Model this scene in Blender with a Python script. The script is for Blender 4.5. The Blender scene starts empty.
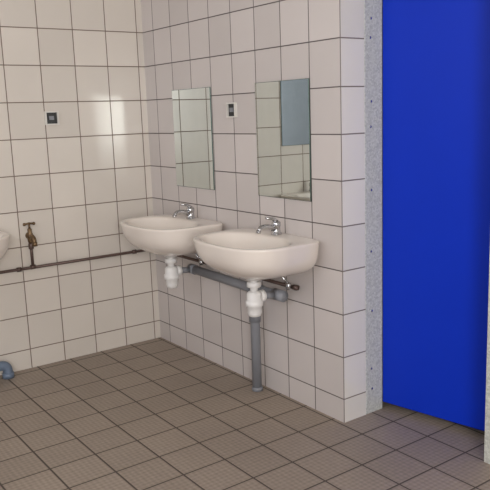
import bpy, bmesh, math
from mathutils import Vector, Matrix
S=bpy.context.scene
COL=S.collection
L=1.7253; H=2.7; RX=5.6; FY=-3.6
# ---------------------------------------------------------------- helpers
def link(o):
    COL.objects.link(o); return o
def obj_from_bm(name,bm,mats,smooth=False,loc=(0,0,0),parent=None):
    bmesh.ops.recalc_face_normals(bm,faces=bm.faces[:])
    me=bpy.data.meshes.new(name); bm.to_mesh(me); bm.free()
    if not isinstance(mats,(list,tuple)): mats=[mats]
    for m in mats: me.materials.append(m)
    if smooth:
        for p in me.polygons: p.use_smooth=True
    o=bpy.data.objects.new(name,me); o.location=loc; link(o)
    if parent: o.parent=parent
    return o
def add_box(bm,x0,x1,y0,y1,z0,z1,mi=0):
    vs=[bm.verts.new((x,y,z)) for x in (x0,x1) for y in (y0,y1) for z in (z0,z1)]
    fs=[]
    for q in ((0,1,3,2),(4,6,7,5),(0,4,5,1),(2,3,7,6),(0,2,6,4),(1,5,7,3)):
        f=bm.faces.new([vs[i] for i in q]); f.material_index=mi; fs.append(f)
    return fs
def box(name,b,mat,parent=None,bevel=0,loc=(0,0,0)):
    bm=bmesh.new(); add_box(bm,*b)
    o=obj_from_bm(name,bm,mat,loc=loc,parent=parent)
    if bevel:
        m=o.modifiers.new("b",'BEVEL'); m.width=bevel; m.segments=3
    return o
def empty(name,loc,label,cat,group=None):
    o=bpy.data.objects.new(name,None); o.location=loc; o.empty_display_size=.05; link(o)
    o["label"]=label; o["category"]=cat
    if group:o["group"]=group
    return o
def structure(o): o["kind"]="structure"; return o
def lathe(bm,prof,c=(0,0,0),axis=(0,0,1),n=28):
    ax=Vector(axis).normalized(); q=Vector((0,0,1)).rotation_difference(ax); c=Vector(c)
    rings=[]
    for r,z in prof:
        rings.append([bm.verts.new(c+q@Vector((r*math.cos(2*math.pi*i/n),r*math.sin(2*math.pi*i/n),z))) for i in range(n)])
    for a,b in zip(rings,rings[1:]):
        for i in range(n): bm.faces.new((a[i],a[(i+1)%n],b[(i+1)%n],b[i]))
    bm.faces.new(rings[0][::-1]); bm.faces.new(rings[-1])
def tube(bm,pts,r,n=16,fillet=0.0,seg=7):
    P=[Vector(p) for p in pts]
    if fillet:
        Q=[P[0]]
        for i in range(1,len(P)-1):
            a=(P[i-1]-P[i]);b=(P[i+1]-P[i]); f=min(fillet,a.length*.49,b.length*.49)
            s=P[i]+a.normalized()*f;e=P[i]+b.normalized()*f
            for k in range(seg+1):
                t=k/seg; Q.append(s*(1-t)**2+P[i]*2*t*(1-t)+e*t*t)
        Q.append(P[-1]); P=Q
    d0=(P[1]-P[0]).normalized(); up=Vector((0,0,1)) if abs(d0.z)<.9 else Vector((1,0,0))
    nrm=d0.cross(up).normalized(); rings=[]; prev=d0
    for i,p in enumerate(P):
        if i==0:d=d0
        elif i==len(P)-1:d=(P[i]-P[i-1]).normalized()
        else:d=((P[i+1]-P[i]).normalized()+(P[i]-P[i-1]).normalized()).normalized()
        nrm=prev.rotation_difference(d)@nrm; prev=d
        bn=d.cross(nrm)
        rr=r(i/(len(P)-1)) if callable(r) else r
        rings.append([bm.verts.new(p+nrm*rr*math.cos(2*math.pi*k/n)+bn*rr*math.sin(2*math.pi*k/n)) for k in range(n)])
    for a,b in zip(rings,rings[1:]):
        for k in range(n): bm.faces.new((a[k],a[(k+1)%n],b[(k+1)%n],b[k]))
    bm.faces.new(rings[0][::-1]); bm.faces.new(rings[-1])
# ---------------------------------------------------------------- materials
def newmat(name):
    m=bpy.data.materials.new(name); m.use_nodes=True
    nt=m.node_tree; return m,nt,nt.nodes["Principled BSDF"]
def srgb(r,g,b):
    f=lambda c:((c/255+.055)/1.055)**2.4 if c>10 else c/255/12.92
    return (f(r),f(g),f(b),1)
def simple(name,col,rough=.5,metal=0,noise=.0,nscale=20,bump=0,coat=0,spec=.5):
    m,nt,b=newmat(name)
    b.inputs["Roughness"].default_value=rough; b.inputs["Metallic"].default_value=metal
    b.inputs["Coat Weight"].default_value=coat; b.inputs["Specular IOR Level"].default_value=spec
    tc=nt.nodes.new("ShaderNodeTexCoord"); nz=nt.nodes.new("ShaderNodeTexNoise")
    nz.inputs["Scale"].default_value=nscale; nz.inputs["Detail"].default_value=4
    nt.links.new(tc.outputs["Object"],nz.inputs["Vector"])
    mr=nt.nodes.new("ShaderNodeMapRange"); mr.inputs[3].default_value=1-noise; mr.inputs[4].default_value=1+noise
    nt.links.new(nz.outputs["Fac"],mr.inputs[0])
    mx=nt.nodes.new("ShaderNodeVectorMath"); mx.operation='SCALE'; mx.inputs[0].default_value=col[:3]
    nt.links.new(mr.outputs[0],mx.inputs["Scale"]); nt.links.new(mx.outputs[0],b.inputs["Base Color"])
    if bump:
        bp=nt.nodes.new("ShaderNodeBump"); bp.inputs["Strength"].default_value=bump; bp.inputs["Distance"].default_value=.002
        nt.links.new(nz.outputs["Fac"],bp.inputs["Height"]); nt.links.new(bp.outputs[0],b.inputs["Normal"])
    return m
def M(nt,op,a,b=None,c=None,clamp=False):
    n=nt.nodes.new("ShaderNodeMath"); n.operation=op; n.use_clamp=clamp
    for i,v in enumerate((a,b,c)):
        if v is None: continue
        if isinstance(v,(int,float)): n.inputs[i].default_value=v
        else: nt.links.new(v,n.inputs[i])
    return n.outputs[0]
def tile_mat(name,ua,uo,us,va,vo,vs,col,grout,gw=.0045,rough=.12,tilt=.006,var=.05,dirt=0,floor=False):
    m,nt,b=newmat(name)
    g=nt.nodes.new("ShaderNodeNewGeometry"); sp=nt.nodes.new("ShaderNodeSeparateXYZ")
    nt.links.new(g.outputs["Position"],sp.inputs[0])
    def uv(a,o,s): return M(nt,'DIVIDE',M(nt,'SUBTRACT',sp.outputs[a],o),s)
    u=uv(ua,uo,us);v=uv(va,vo,vs)
    fu=M(nt,'FRACT',u);fv=M(nt,'FRACT',v)
    du=M(nt,'MULTIPLY',M(nt,'SUBTRACT',.5,M(nt,'ABSOLUTE',M(nt,'SUBTRACT',fu,.5))),us)
    dv=M(nt,'MULTIPLY',M(nt,'SUBTRACT',.5,M(nt,'ABSOLUTE',M(nt,'SUBTRACT',fv,.5))),vs)
    d=M(nt,'MINIMUM',du,dv)
    mr=nt.nodes.new("ShaderNodeMapRange"); mr.interpolation_type='SMOOTHSTEP'
    mr.inputs[1].default_value=gw*.4; mr.inputs[2].default_value=gw*.75
    nt.links.new(d,mr.inputs[0]); mask=mr.outputs[0]
    cb=nt.nodes.new("ShaderNodeCombineXYZ"); nt.links.new(M(nt,'FLOOR',u),cb.inputs[0]); nt.links.new(M(nt,'FLOOR',v),cb.inputs[1])
    wn=nt.nodes.new("ShaderNodeTexWhiteNoise"); nt.links.new(cb.outputs[0],wn.inputs["Vector"])
    k=M(nt,'ADD',M(nt,'MULTIPLY',M(nt,'SUBTRACT',wn.outputs["Value"],.5),var*2),1)
    nz=nt.nodes.new("ShaderNodeTexNoise"); nz.inputs["Scale"].default_value=2.2; nz.inputs["Detail"].default_value=5
    nt.links.new(g.outputs["Position"],nz.inputs["Vector"])
    k=M(nt,'MULTIPLY',k,M(nt,'ADD',M(nt,'MULTIPLY',M(nt,'SUBTRACT',nz.outputs["Fac"],.5),dirt),1))
    height=mask
    if floor:
        s=.022
        a=M(nt,'SINE',M(nt,'MULTIPLY',M(nt,'ADD',sp.outputs[0],sp.outputs[1]),math.pi/s))
        c=M(nt,'SINE',M(nt,'MULTIPLY',M(nt,'SUBTRACT',sp.outputs[0],sp.outputs[1]),math.pi/s))
        st=M(nt,'MULTIPLY',a,c)
        st=M(nt,'MULTIPLY',M(nt,'ADD',st,1),.5)
        k=M(nt,'MULTIPLY',k,M(nt,'ADD',M(nt,'MULTIPLY',st,.30),.85))
        height=M(nt,'ADD',mask,M(nt,'MULTIPLY',st,.7))
        n2=nt.nodes.new("ShaderNodeTexNoise"); n2.inputs["Scale"].default_value=60; nt.links.new(g.outputs["Position"],n2.inputs["Vector"])
        k=M(nt,'MULTIPLY',k,M(nt,'ADD',M(nt,'MULTIPLY',n2.outputs["Fac"],.4),.8))
    vm=nt.nodes.new("ShaderNodeVectorMath"); vm.operation='SCALE'; vm.inputs[0].default_value=col[:3]; nt.links.new(k,vm.inputs["Scale"])
    mx=nt.nodes.new("ShaderNodeMix"); mx.data_type='RGBA'
    nt.links.new(mask,mx.inputs[0]); mx.inputs[6].default_value=grout; nt.links.new(vm.outputs[0],mx.inputs[7])
    nt.links.new(mx.outputs[2],b.inputs["Base Color"])
    nt.links.new(M(nt,'ADD',M(nt,'MULTIPLY',mask,rough-.8),.8),b.inputs["Roughness"])
    bp=nt.nodes.new("ShaderNodeBump"); bp.inputs["Strength"].default_value=.6; bp.inputs["Distance"].default_value=.0015
    nt.links.new(height,bp.inputs["Height"])
    tv=nt.nodes.new("ShaderNodeVectorMath"); tv.operation='SUBTRACT'; nt.links.new(wn.outputs["Color"],tv.inputs[0]); tv.inputs[1].default_value=(.5,.5,.5)
    ts=nt.nodes.new("ShaderNodeVectorMath"); ts.operation='SCALE'; ts.inputs["Scale"].default_value=tilt*2; nt.links.new(tv.outputs[0],ts.inputs[0])
    ta=nt.nodes.new("ShaderNodeVectorMath"); ta.operation='ADD'; nt.links.new(bp.outputs[0],ta.inputs[0]); nt.links.new(ts.outputs[0],ta.inputs[1])
    tn=nt.nodes.new("ShaderNodeVectorMath"); tn.operation='NORMALIZE'; nt.links.new(ta.outputs[0],tn.inputs[0])
    nt.links.new(tn.outputs[0],b.inputs["Normal"])
    return m
TILE=srgb(222,216,210); GR=srgb(126,114,106)
m_left=tile_mat("glazed_tile_left",1,-.0413,.2024,2,.1141,.2,srgb(217,209,200),srgb(120,102,90),dirt=.14,rough=.19,tilt=.012)
m_back=tile_mat("glazed_tile_back",0,L,.1995,2,.1141,.2,srgb(207,199,196),srgb(94,86,83),dirt=.10,rough=.17,tilt=.010)
m_ret=tile_mat("glazed_tile_return",1,0,.4,2,.1141,.2,srgb(234,229,220),GR)
m_side=tile_mat("glazed_tile_other",1,0,.2,2,.1141,.2,TILE,GR)
m_floor=tile_mat("studded_floor_tile",0,.06,.2,1,-.02,.2,srgb(154,140,127),srgb(82,72,64),gw=.0065,rough=.5,tilt=.004,var=.05,dirt=.4,floor=True)
m_ceil=simple("painted_ceiling",srgb(205,203,198),.9,noise=.03)
m_front=simple("blue_grey_wall_paint",srgb(172,178,196),.8,noise=.03)
m_plaster=simple("painted_plaster",srgb(190,188,184),.9,noise=.05)
m_cer=simple("white_ceramic",srgb(236,226,217),.16,noise=.015,nscale=5,coat=.3)
m_chrome=simple("chrome",srgb(190,190,192),.2,1,noise=.05)
m_pvcw=simple("white_plastic",srgb(232,230,228),.35,noise=.03)
m_pvcg=simple("grey_plastic_pipe",srgb(134,136,142),.45,noise=.08)
m_pvcb=simple("blue_grey_plastic_pipe",srgb(108,122,142),.45,noise=.08)
m_cop=simple("painted_copper_pipe",srgb(98,80,74),.4,.4,noise=.2,nscale=14)
m_brass=simple("tarnished_brass",srgb(120,98,74),.4,.8,noise=.2)
m_dark=simple("dark_plastic",srgb(34,34,36),.35,noise=.1)
m_frame=simple("cream_plastic",srgb(218,214,208),.4,noise=.03)
m_blue=simple("blue_laminate",srgb(0,48,190),.5,noise=.05,nscale=3,spec=.25)
m_edge=simple("mirror_edge",srgb(70,90,84),.3,.3,noise=.05)
m_alu=simple("window_frame_paint",srgb(200,200,200),.5,noise=.03)
mm,nt,b=newmat("silvered_glass"); b.inputs["Metallic"].default_value=1;b.inputs["Roughness"].default_value=.015
nz=nt.nodes.new("ShaderNodeTexNoise");nz.inputs["Scale"].default_value=6
rp=nt.nodes.new("ShaderNodeValToRGB");rp.color_ramp.elements[0].color=(.66,.71,.69,1);rp.color_ramp.elements[1].color=(.74,.79,.77,1)
nt.links.new(nz.outputs["Fac"],rp.inputs[0]);nt.links.new(rp.outputs[0],b.inputs["Base Color"])
m_mirror=mm
mm,nt,b=newmat("galvanised_steel"); b.inputs["Metallic"].default_value=.0;b.inputs["Roughness"].default_value=.5
tc=nt.nodes.new("ShaderNodeTexCoord");vo=nt.nodes.new("ShaderNodeTexVoronoi");vo.inputs["Scale"].default_value=130
nt.links.new(tc.outputs["Object"],vo.inputs["Vector"])
sx=nt.nodes.new("ShaderNodeSeparateColor");nt.links.new(vo.outputs["Color"],sx.inputs[0])
rp=nt.nodes.new("ShaderNodeValToRGB");rp.color_ramp.elements[0].color=srgb(186,187,180);rp.color_ramp.elements[1].color=srgb(216,217,209)
nt.links.new(sx.outputs[0],rp.inputs[0]);nt.links.new(rp.outputs[0],b.inputs["Base Color"])
m_galv=mm
# ---------------------------------------------------------------- room shell
T=.12; RY=.140
bm=bmesh.new(); add_box(bm,-T,RX+T,FY-T,1.5,-.1,0); structure(obj_from_bm("floor",bm,m_floor))
bm=bmesh.new(); add_box(bm,-T,RX+T,FY-T,1.5,H,H+.1); structure(obj_from_bm("ceiling",bm,m_ceil))
bm=bmesh.new(); add_box(bm,-T,0,FY,1.5,0,H); structure(obj_from_bm("wall_left",bm,m_left))
bm=bmesh.new(); fs=add_box(bm,0,L,0,RY,0,H)
bm.normal_update()
for f in fs:
    if abs(f.calc_center_median().x-L)<1e-4: f.material_index=1
structure(obj_from_bm("wall_back",bm,[m_back,m_ret]))
bm=bmesh.new(); add_box(bm,0,L-.012,RY,.25,0,H);structure(obj_from_bm("wall_duct",bm,m_plaster))
DX0,DX1=1.725,2.358
bm=bmesh.new(); add_box(bm,DX1+.05,RX,.18,.25,0,H); add_box(bm,DX0,DX1+.05,.18,.25,2.16,H)
structure(obj_from_bm("wall_cubicle",bm,m_side))
bm=bmesh.new(); add_box(bm,0,RX,1.38,1.5,0,H); structure(obj_from_bm("wall_rear",bm,m_plaster))
bm=bmesh.new(); add_box(bm,L-.2,L-.1,.25,1.38,0,H); structure(obj_from_bm("wall_partition",bm,m_plaster))
bm=bmesh.new(); add_box(bm,2.75,2.85,.25,1.38,0,H); structure(obj_from_bm("wall_divider",bm,m_plaster))
W=(-3.45,-2.05,.9,2.4)
bm=bmesh.new()
add_box(bm,RX,RX+T,FY,W[0],0,H);add_box(bm,RX,RX+T,W[1],1.5,0,H)
add_box(bm,RX,RX+T,W[0],W[1],0,W[2]);add_box(bm,RX,RX+T,W[0],W[1],W[3],H)
structure(obj_from_bm("wall_right",bm,m_side))
bm=bmesh.new(); V=(.8,4.4,2.0,2.55)
add_box(bm,0,V[0],FY-T,FY,0,H);add_box(bm,V[1],RX,FY-T,FY,0,H);add_box(bm,V[0],V[1],FY-T,FY,0,V[2]);add_box(bm,V[0],V[1],FY-T,FY,V[3],H)
structure(obj_from_bm("wall_front",bm,m_front))
def winframe(name,ax,p0,p1,z0,z1,c,n=1):
    bm=bmesh.new(); w=.05
    def bb(a,b,za,zb):
        if ax=='x': add_box(bm,c-.03,c+.03,a,b,za,zb)
        else: add_box(bm,a,b,c-.03,c+.03,za,zb)
    bb(p0,p0+w,z0,z1);bb(p1-w,p1,z0,z1);bb(p0+w,p1-w,z0,z0+w);bb(p0+w,p1-w,z1-w,z1)
    for i in range(n):
        mid=p0+(p1-p0)*(i+1)/(n+1); bb(mid-.02,mid+.02,z0+w,z1-w)
    structure(obj_from_bm(name,bm,m_alu))
winframe("window_1",'x',W[0],W[1],W[2],W[3],RX+.06,0)
winframe("fill_window",'y',V[0],V[1],V[2],V[3],FY-.06,3)  # unseen high window, added to the front wall for the fill light
def jamb(name,b):
    return structure(box(name,b,m_galv,bevel=.002))
j1=jamb("trim_1",(L-.012,L+.001,RY+.001,.25,0,2.1))
j2=jamb("trim_2",(DX1,DX1+.05,.17,.255,0,2.1))
j3=jamb("trim_3",(L-.012,DX1+.05,.17,.18,2.1,2.16))
for i,z in enumerate((.12,.22,.5,.78,1.06,1.34,1.45,1.72,1.8)):
    bm=bmesh.new(); lathe(bm,[(.0062,0),(.006,.0018),(.004,.003),(.001,.0032)],(L,.176+(.0 if i%2 else .004),z),(1,0,0),12)
    obj_from_bm("screw",bm,m_chrome,True,parent=j1)
bm=bmesh.new(); add_box(bm,0,.638,0,.04,.035,2.04)
d=structure(obj_from_bm("door_1",bm,m_blue,loc=(L+.002,.25,0))); d.rotation_euler=(0,0,math.radians(10.3))
md=d.modifiers.new("b",'BEVEL');md.width=.003;md.segments=2
bm=bmesh.new(); lathe(bm,[(.024,0),(.024,.006),(.010,.008),(.010,.035),(.022,.04),(.026,.052),(.018,.062),(.003,.064)],(.598,0,1.02),(0,-1,0),24)
obj_from_bm("door_knob",bm,m_dark,True,parent=d)
# ---------------------------------------------------------------- mirrors
def mirror(loc,rot,label,grp="frameless rectangular mirrors above the basins"):
    e=empty("wall_mirror",loc,label,"mirror",grp); e.rotation_euler=(0,0,rot)
    bm=bmesh.new(); add_box(bm,-.2,.2,-.0052,-.0,-.275,.275); obj_from_bm("mirror_backing",bm,m_edge,parent=e)
    bm=bmesh.new(); add_box(bm,-.198,.198,-.0062,-.0053,-.273,.273); obj_from_bm("mirror_glass",bm,m_mirror,parent=e)
    return e
mirror((.522,-.0005,1.285),0,"frameless rectangular mirror on tiles near the corner")
mirror((1.325,-.0005,1.285),0,"frameless rectangular mirror on tiles near the wall end")
mirror((.0005,-1.262,1.455),math.radians(90),"frameless rectangular mirror on the adjoining tiled wall")
# ---------------------------------------------------------------- switch boxes
def ebox(loc,rot,label):
    e=empty("electrical_box",loc,label,"electrical box","small square boxes set in the tiles"); e.rotation_euler=(0,0,rot)
    bm=bmesh.new(); w=.040;i=.031
    add_box(bm,-w,w,-.014,0,-w*.95,-i);add_box(bm,-w,w,-.014,0,i,w*.95);add_box(bm,-w,-i,-.014,0,-i,i);add_box(bm,i,w,-.014,0,-i,i)
    obj_from_bm("cover_frame",bm,m_frame,parent=e)
    bm=bmesh.new(); add_box(bm,-i,i,-.004,0,-i,i); obj_from_bm("insert",bm,m_dark,parent=e)
    bm=bmesh.new(); add_box(bm,-.015,.012,-.010,-.004,-.010,.012); obj_from_bm("push_button",bm,m_pvcg,parent=e)
ebox((.0,-.611,1.425),math.radians(90),"square electrical box with dark insert above wall tap")
ebox((.92,0,1.435),0,"square electrical box with dark insert between two mirrors")
# ---------------------------------------------------------------- washbasins
HW=.298
def plan(t):
    c,s=math.cos(t),math.sin(t); yc=-.2
    n=6.0 if s>0 else 2.9
    r=1/((abs(c)**n+abs(s)**n)**(1/n))
    return HW*r*c, yc+(.2 if s>0 else .235)*r*s
def bowl_mesh():
    bm=bmesh.new(); n=56
    A=[2*math.pi*i/n for i in range(n)]
    rings=[]
    def outer(z,sx,sy):
        rings.append([bm.verts.new((plan(t)[0]*sx,plan(t)[1]*sy,z)) for t in A])
    for z,sx,sy in ((-.184,.12,.54),(-.182,.28,.60),(-.172,.50,.68),(-.152,.72,.80),(-.122,.87,.895),(-.088,.945,.952),(-.05,.975,.98),(-.022,.99,.992),(-.008,1,1),(0,.99,.99)):
        outer(z,sx,sy)
    def inner(z,a,b_,yc=-.25):
        r_=[]
        for t in A:
            n_=2.5; c,s=math.cos(t),math.sin(t); k=1/((abs(c)**n_+abs(s)**n_)**(1/n_))
            r_.append(bm.verts.new((a*k*c,yc+b_*k*s,z)))
        rings.append(r_)
    inner(-.001,.262,.163,-.252);inner(-.008,.252,.153,-.252);inner(-.03,.240,.144);inner(-.075,.208,.124);inner(-.115,.152,.092,-.24);inner(-.138,.08,.052,-.225);inner(-.143,.022,.022,-.215)
    for a,b in zip(rings,rings[1:]):
        for i in range(n): bm.faces.new((a[i],a[(i+1)%n],b[(i+1)%n],b[i]))
    bm.faces.new(rings[0][::-1]); bm.faces.new(rings[-1])
    bmesh.ops.recalc_face_normals(bm,faces=bm.faces[:])
    me=bpy.data.meshes.new("bowl"); bm.to_mesh(me); bm.free(); me.materials.append(m_cer)
    for p in me.polygons:p.use_smooth=True
    return me
BM=bowl_mesh()
def mk(name,fn,mat,parent,smooth=True):
    bm=bmesh.new(); fn(bm); return obj_from_bm(name,bm,mat,smooth,parent=parent)
def basin(loc,rot,label):
    e=empty("washbasin",loc,label,"washbasin","wall-hung washbasins"); e.rotation_euler=(0,0,rot)
    o=bpy.data.objects.new("bowl",BM); link(o); o.parent=e
    s=o.modifiers.new("s",'SUBSURF'); s.levels=1; s.render_levels=2
    mk("drain_grate",lambda bm:lathe(bm,[(.021,-.142),(.021,-.139),(.012,-.1385),(.002,-.140)],(0,-.215,0)),m_chrome,e)
    def tapf(bm):
        lathe(bm,[(.026,0),(.026,.005),(.021,.009),(.019,.034),(.022,.040),(.022,.056),(.017,.063),(.004,.066)],(0,-.062,0))
        tube(bm,[(0,-.07,.026),(0,-.115,.044),(0,-.155,.042),(0,-.168,.026)],lambda t:.0135-.003*t,16,.02)
        lathe(bm,[(.0120,0),(.0120,.012)],(0,-.1685,.018),(0,.15,1))
    f=mk("faucet",tapf,m_chrome,e)
    def lev(bm):
        tube(bm,[(0,-.058,.060),(0,-.078,.076),(0,-.122,.084)],lambda t:.0105-.0045*t,12,.02)
    mk("lever",lev,m_chrome,f)
    def trap(bm):
        y=-.205
        lathe(bm,[(.034,-.199),(.037,-.182),(.037,-.172)],(0,y,0))
        lathe(bm,[(.018,-.26),(.018,-.19)],(0,y,0))
        lathe(bm,[(.026,-.234),(.034,-.232),(.034,-.212),(.029,-.208)],(0,y,0),n=16)
        lathe(bm,[(.012,-.378),(.028,-.374),(.034,-.358),(.034,-.329),(.041,-.325),(.042,-.300),(.036,-.297),(.036,-.266),(.028,-.256),(.019,-.252)],(0,y,0))
        lathe(bm,[(.024,0),(.028,.004),(.028,.022),(.023,.026)],(0,y+.032,-.285),(0,1,0))
    mk("drain_trap",trap,m_pvcw,e)
    def outl(bm):
        tube(bm,[(0,-.155,-.285),(0,-.091,-.293)],.017,16)
    mk("outlet_pipe",outl,m_pvcg,e)
    def hose(bm):
        s=.03
        tube(bm,[(s-.02,-.07,-.14),(s,-.07,-.19),(s+.03,-.045,-.235)],.006,10,.03)
        lathe(bm,[(.010,0),(.013,.004),(.013,.028),(.008,.032)],(s+.03,-.045,-.262),(0,0,1),14)
    mk("supply_hose",hose,m_chrome,e)
    return e
BZ=.845
basin((.560,-.002,BZ),0,"white ceramic wall-hung washbasin with chrome tap near corner")
basin((1.338,-.002,BZ),0,"white ceramic wall-hung washbasin with chrome tap near wall end")
basin((.002,-1.285,BZ),math.radians(90),"white ceramic washbasin on the adjoining tiled wall")
# ---------------------------------------------------------------- pipes
e=empty("drain_pipe",(1.144,-.066,0),"grey plastic drain pipe running under basins into floor","pipe")
def f(bm):
    O=Vector((1.144,-.066,0))
    def P(*p): return Vector(p)-O
    tube(bm,[P(.56,-.066,.553),P(1.144,-.066,.543),P(1.144,-.066,.0)],.0245,20,.05)
    tube(bm,[P(1.10,-.066,.544),P(1.36,-.066,.548)],.0225,20)
    lathe(bm,[(.028,0),(.028,.05)],P(.535,-.066,.553),(1,0,-.02))
    lathe(bm,[(.028,0),(.028,.07)],P(1.315,-.066,.548),(1,0,0))
    lathe(bm,[(.028,0),(.028,.05)],P(1.165,-.066,.544),(1,0,0))
mk("pipe_run",f,m_pvcg,e)
mk("pipe_socket",lambda bm:lathe(bm,[(.030,-.03),(.030,.06),(.025,.062)],(0,0,.40)),m_pvcg,e)
mk("floor_collar",lambda bm:lathe(bm,[(.028,0),(.028,.018),(.025,.020)],(0,0,.001)),m_pvcg,e)
e=empty("supply_pipe",(0,0,.593),"thin painted water pipe clipped along both tiled walls","pipe")
def f(bm):
    tube(bm,[(.022,-1.35,0),(.022,-.022,0),(1.44,-.022,-.004)],.0085,14,.03)
mk("pipe_run",f,m_cop,e)
def clip(bm,x,y,ax):
    if ax=='y':
        lathe(bm,[(.013,-.012),(.013,.012)],(.022,y,0),(0,1,0),16); lathe(bm,[(.006,0),(.006,.024)],(0,y,0),(1,0,0),10)
    else:
        lathe(bm,[(.013,-.012),(.013,.012)],(x,-.022,-.002),(1,0,0),16); lathe(bm,[(.006,0),(.006,.024)],(x,0,-.002),(0,-1,0),10)
for y in (-.16,-.88,-1.2):
    mk("pipe_clip",lambda bm:clip(bm,0,y,'y'),m_cop,e)
for x in (.25,.9,1.42):
    mk("pipe_clip",lambda bm:clip(bm,x,0,'x'),m_cop,e)
e=empty("wall_tap",(0,-.80,.60),"tarnished brass garden tap rising from wall pipe","tap")
def f(bm):
    tube(bm,[(.022,0,0.002),(.022,0,.15)],.0085,14)
    lathe(bm,[(.013,-.014),(.013,.014)],(.022,0,-.004),(0,1,0),16)
    lathe(bm,[(.013,.10),(.015,.105),(.015,.13),(.011,.135)],(.022,0,0),n=6)
mk("riser_pipe",f,m_cop,e)
def f(bm):
    lathe(bm,[(.020,0),(.020,.004),(.012,.006),(.012,.02)],(0,0,.175),(1,0,0),20)
    lathe(bm,[(.010,.13),(.015,.145),(.017,.165),(.017,.185),(.012,.195),(.012,.215),(.007,.22)],(.022,0,0),n=20)
    tube(bm,[(.022,0,.172),(.062,0,.178),(.085,0,.165),(.088,0,.135)],.0115,14,.025)
    lathe(bm,[(.014,0),(.014,.022)],(.088,0,.125),(0,0,1),16)
mk("tap_body",f,m_brass,e)
def f(bm):
    lathe(bm,[(.006,0),(.006,.03)],(.022,0,.215),(0,0,1),10)
    tube(bm,[(.022,-.026,.243),(.022,0,.247),(.022,.026,.243)],.006,10)
    for s in (-1,1): lathe(bm,[(.004,-.008),(.009,-.004),(.009,.004),(.004,.008)],(.022,s*.027,.243),(0,1,0),12)
mk("tap_handle",f,m_brass,e)
e=empty("drain_elbow",(.07,-1.01,0),"blue-grey plastic drain elbow entering the tiled floor","pipe")
def f(bm):
    tube(bm,[(0,-.275,.46),(0,-.275,.076),(0,0,.076),(0,0,0)],.027,20,.045)
    lathe(bm,[(.032,0),(.032,.028),(.028,.030)],(0,0,.001))
mk("pipe_run",f,m_pvcb,e)
# ---------------------------------------------------------------- lights
def area(name,loc,rot,sx,sy,en,col):
    l=bpy.data.lights.new(name,'AREA'); l.shape='RECTANGLE'; l.size=sx;l.size_y=sy;l.energy=en;l.color=col
    o=bpy.data.objects.new(name,l); o.location=loc;o.rotation_euler=rot;link(o);return o
area("daylight_and_fill",(RX+.14,(W[0]+W[1])/2,(W[2]+W[3])/2),(0,math.radians(90),0),1.5,1.4,130,(1,.97,.92))
area("daylight_and_fill",((V[0]+V[1])/2,FY-.14,(V[2]+V[3])/2),(math.radians(90),0,0),3.6,.55,42,(1,.98,.97))  # added fill light from the front, behind the made-up high window
w=bpy.data.worlds.new("w"); S.world=w; w.use_nodes=True
w.node_tree.nodes["Background"].inputs[0].default_value=(.75,.85,1,1); w.node_tree.nodes["Background"].inputs[1].default_value=1.0
# ---------------------------------------------------------------- camera
yaw,pit,rol=2.507,-.1828,-.0328
fw=Vector((math.cos(yaw)*math.cos(pit),math.sin(yaw)*math.cos(pit),math.sin(pit)))
r=Vector((math.sin(yaw),-math.cos(yaw),0)); u=r.cross(fw)
c,s=math.cos(rol),math.sin(rol); r2=c*r+s*u; u2=-s*r+c*u
cam=bpy.data.cameras.new("camera"); co=bpy.data.objects.new("camera",cam); link(co)
mt=Matrix((( r2.x,u2.x,-fw.x,3.9835),(r2.y,u2.y,-fw.y,-2.1271),(r2.z,u2.z,-fw.z,1.4156),(0,0,0,1)))
co.matrix_world=mt
cam.sensor_width=36; cam.lens=713.32*36/490; cam.shift_x=-12.2/490; cam.clip_start=.02
S.camera=co
S.view_settings.view_transform='Standard'
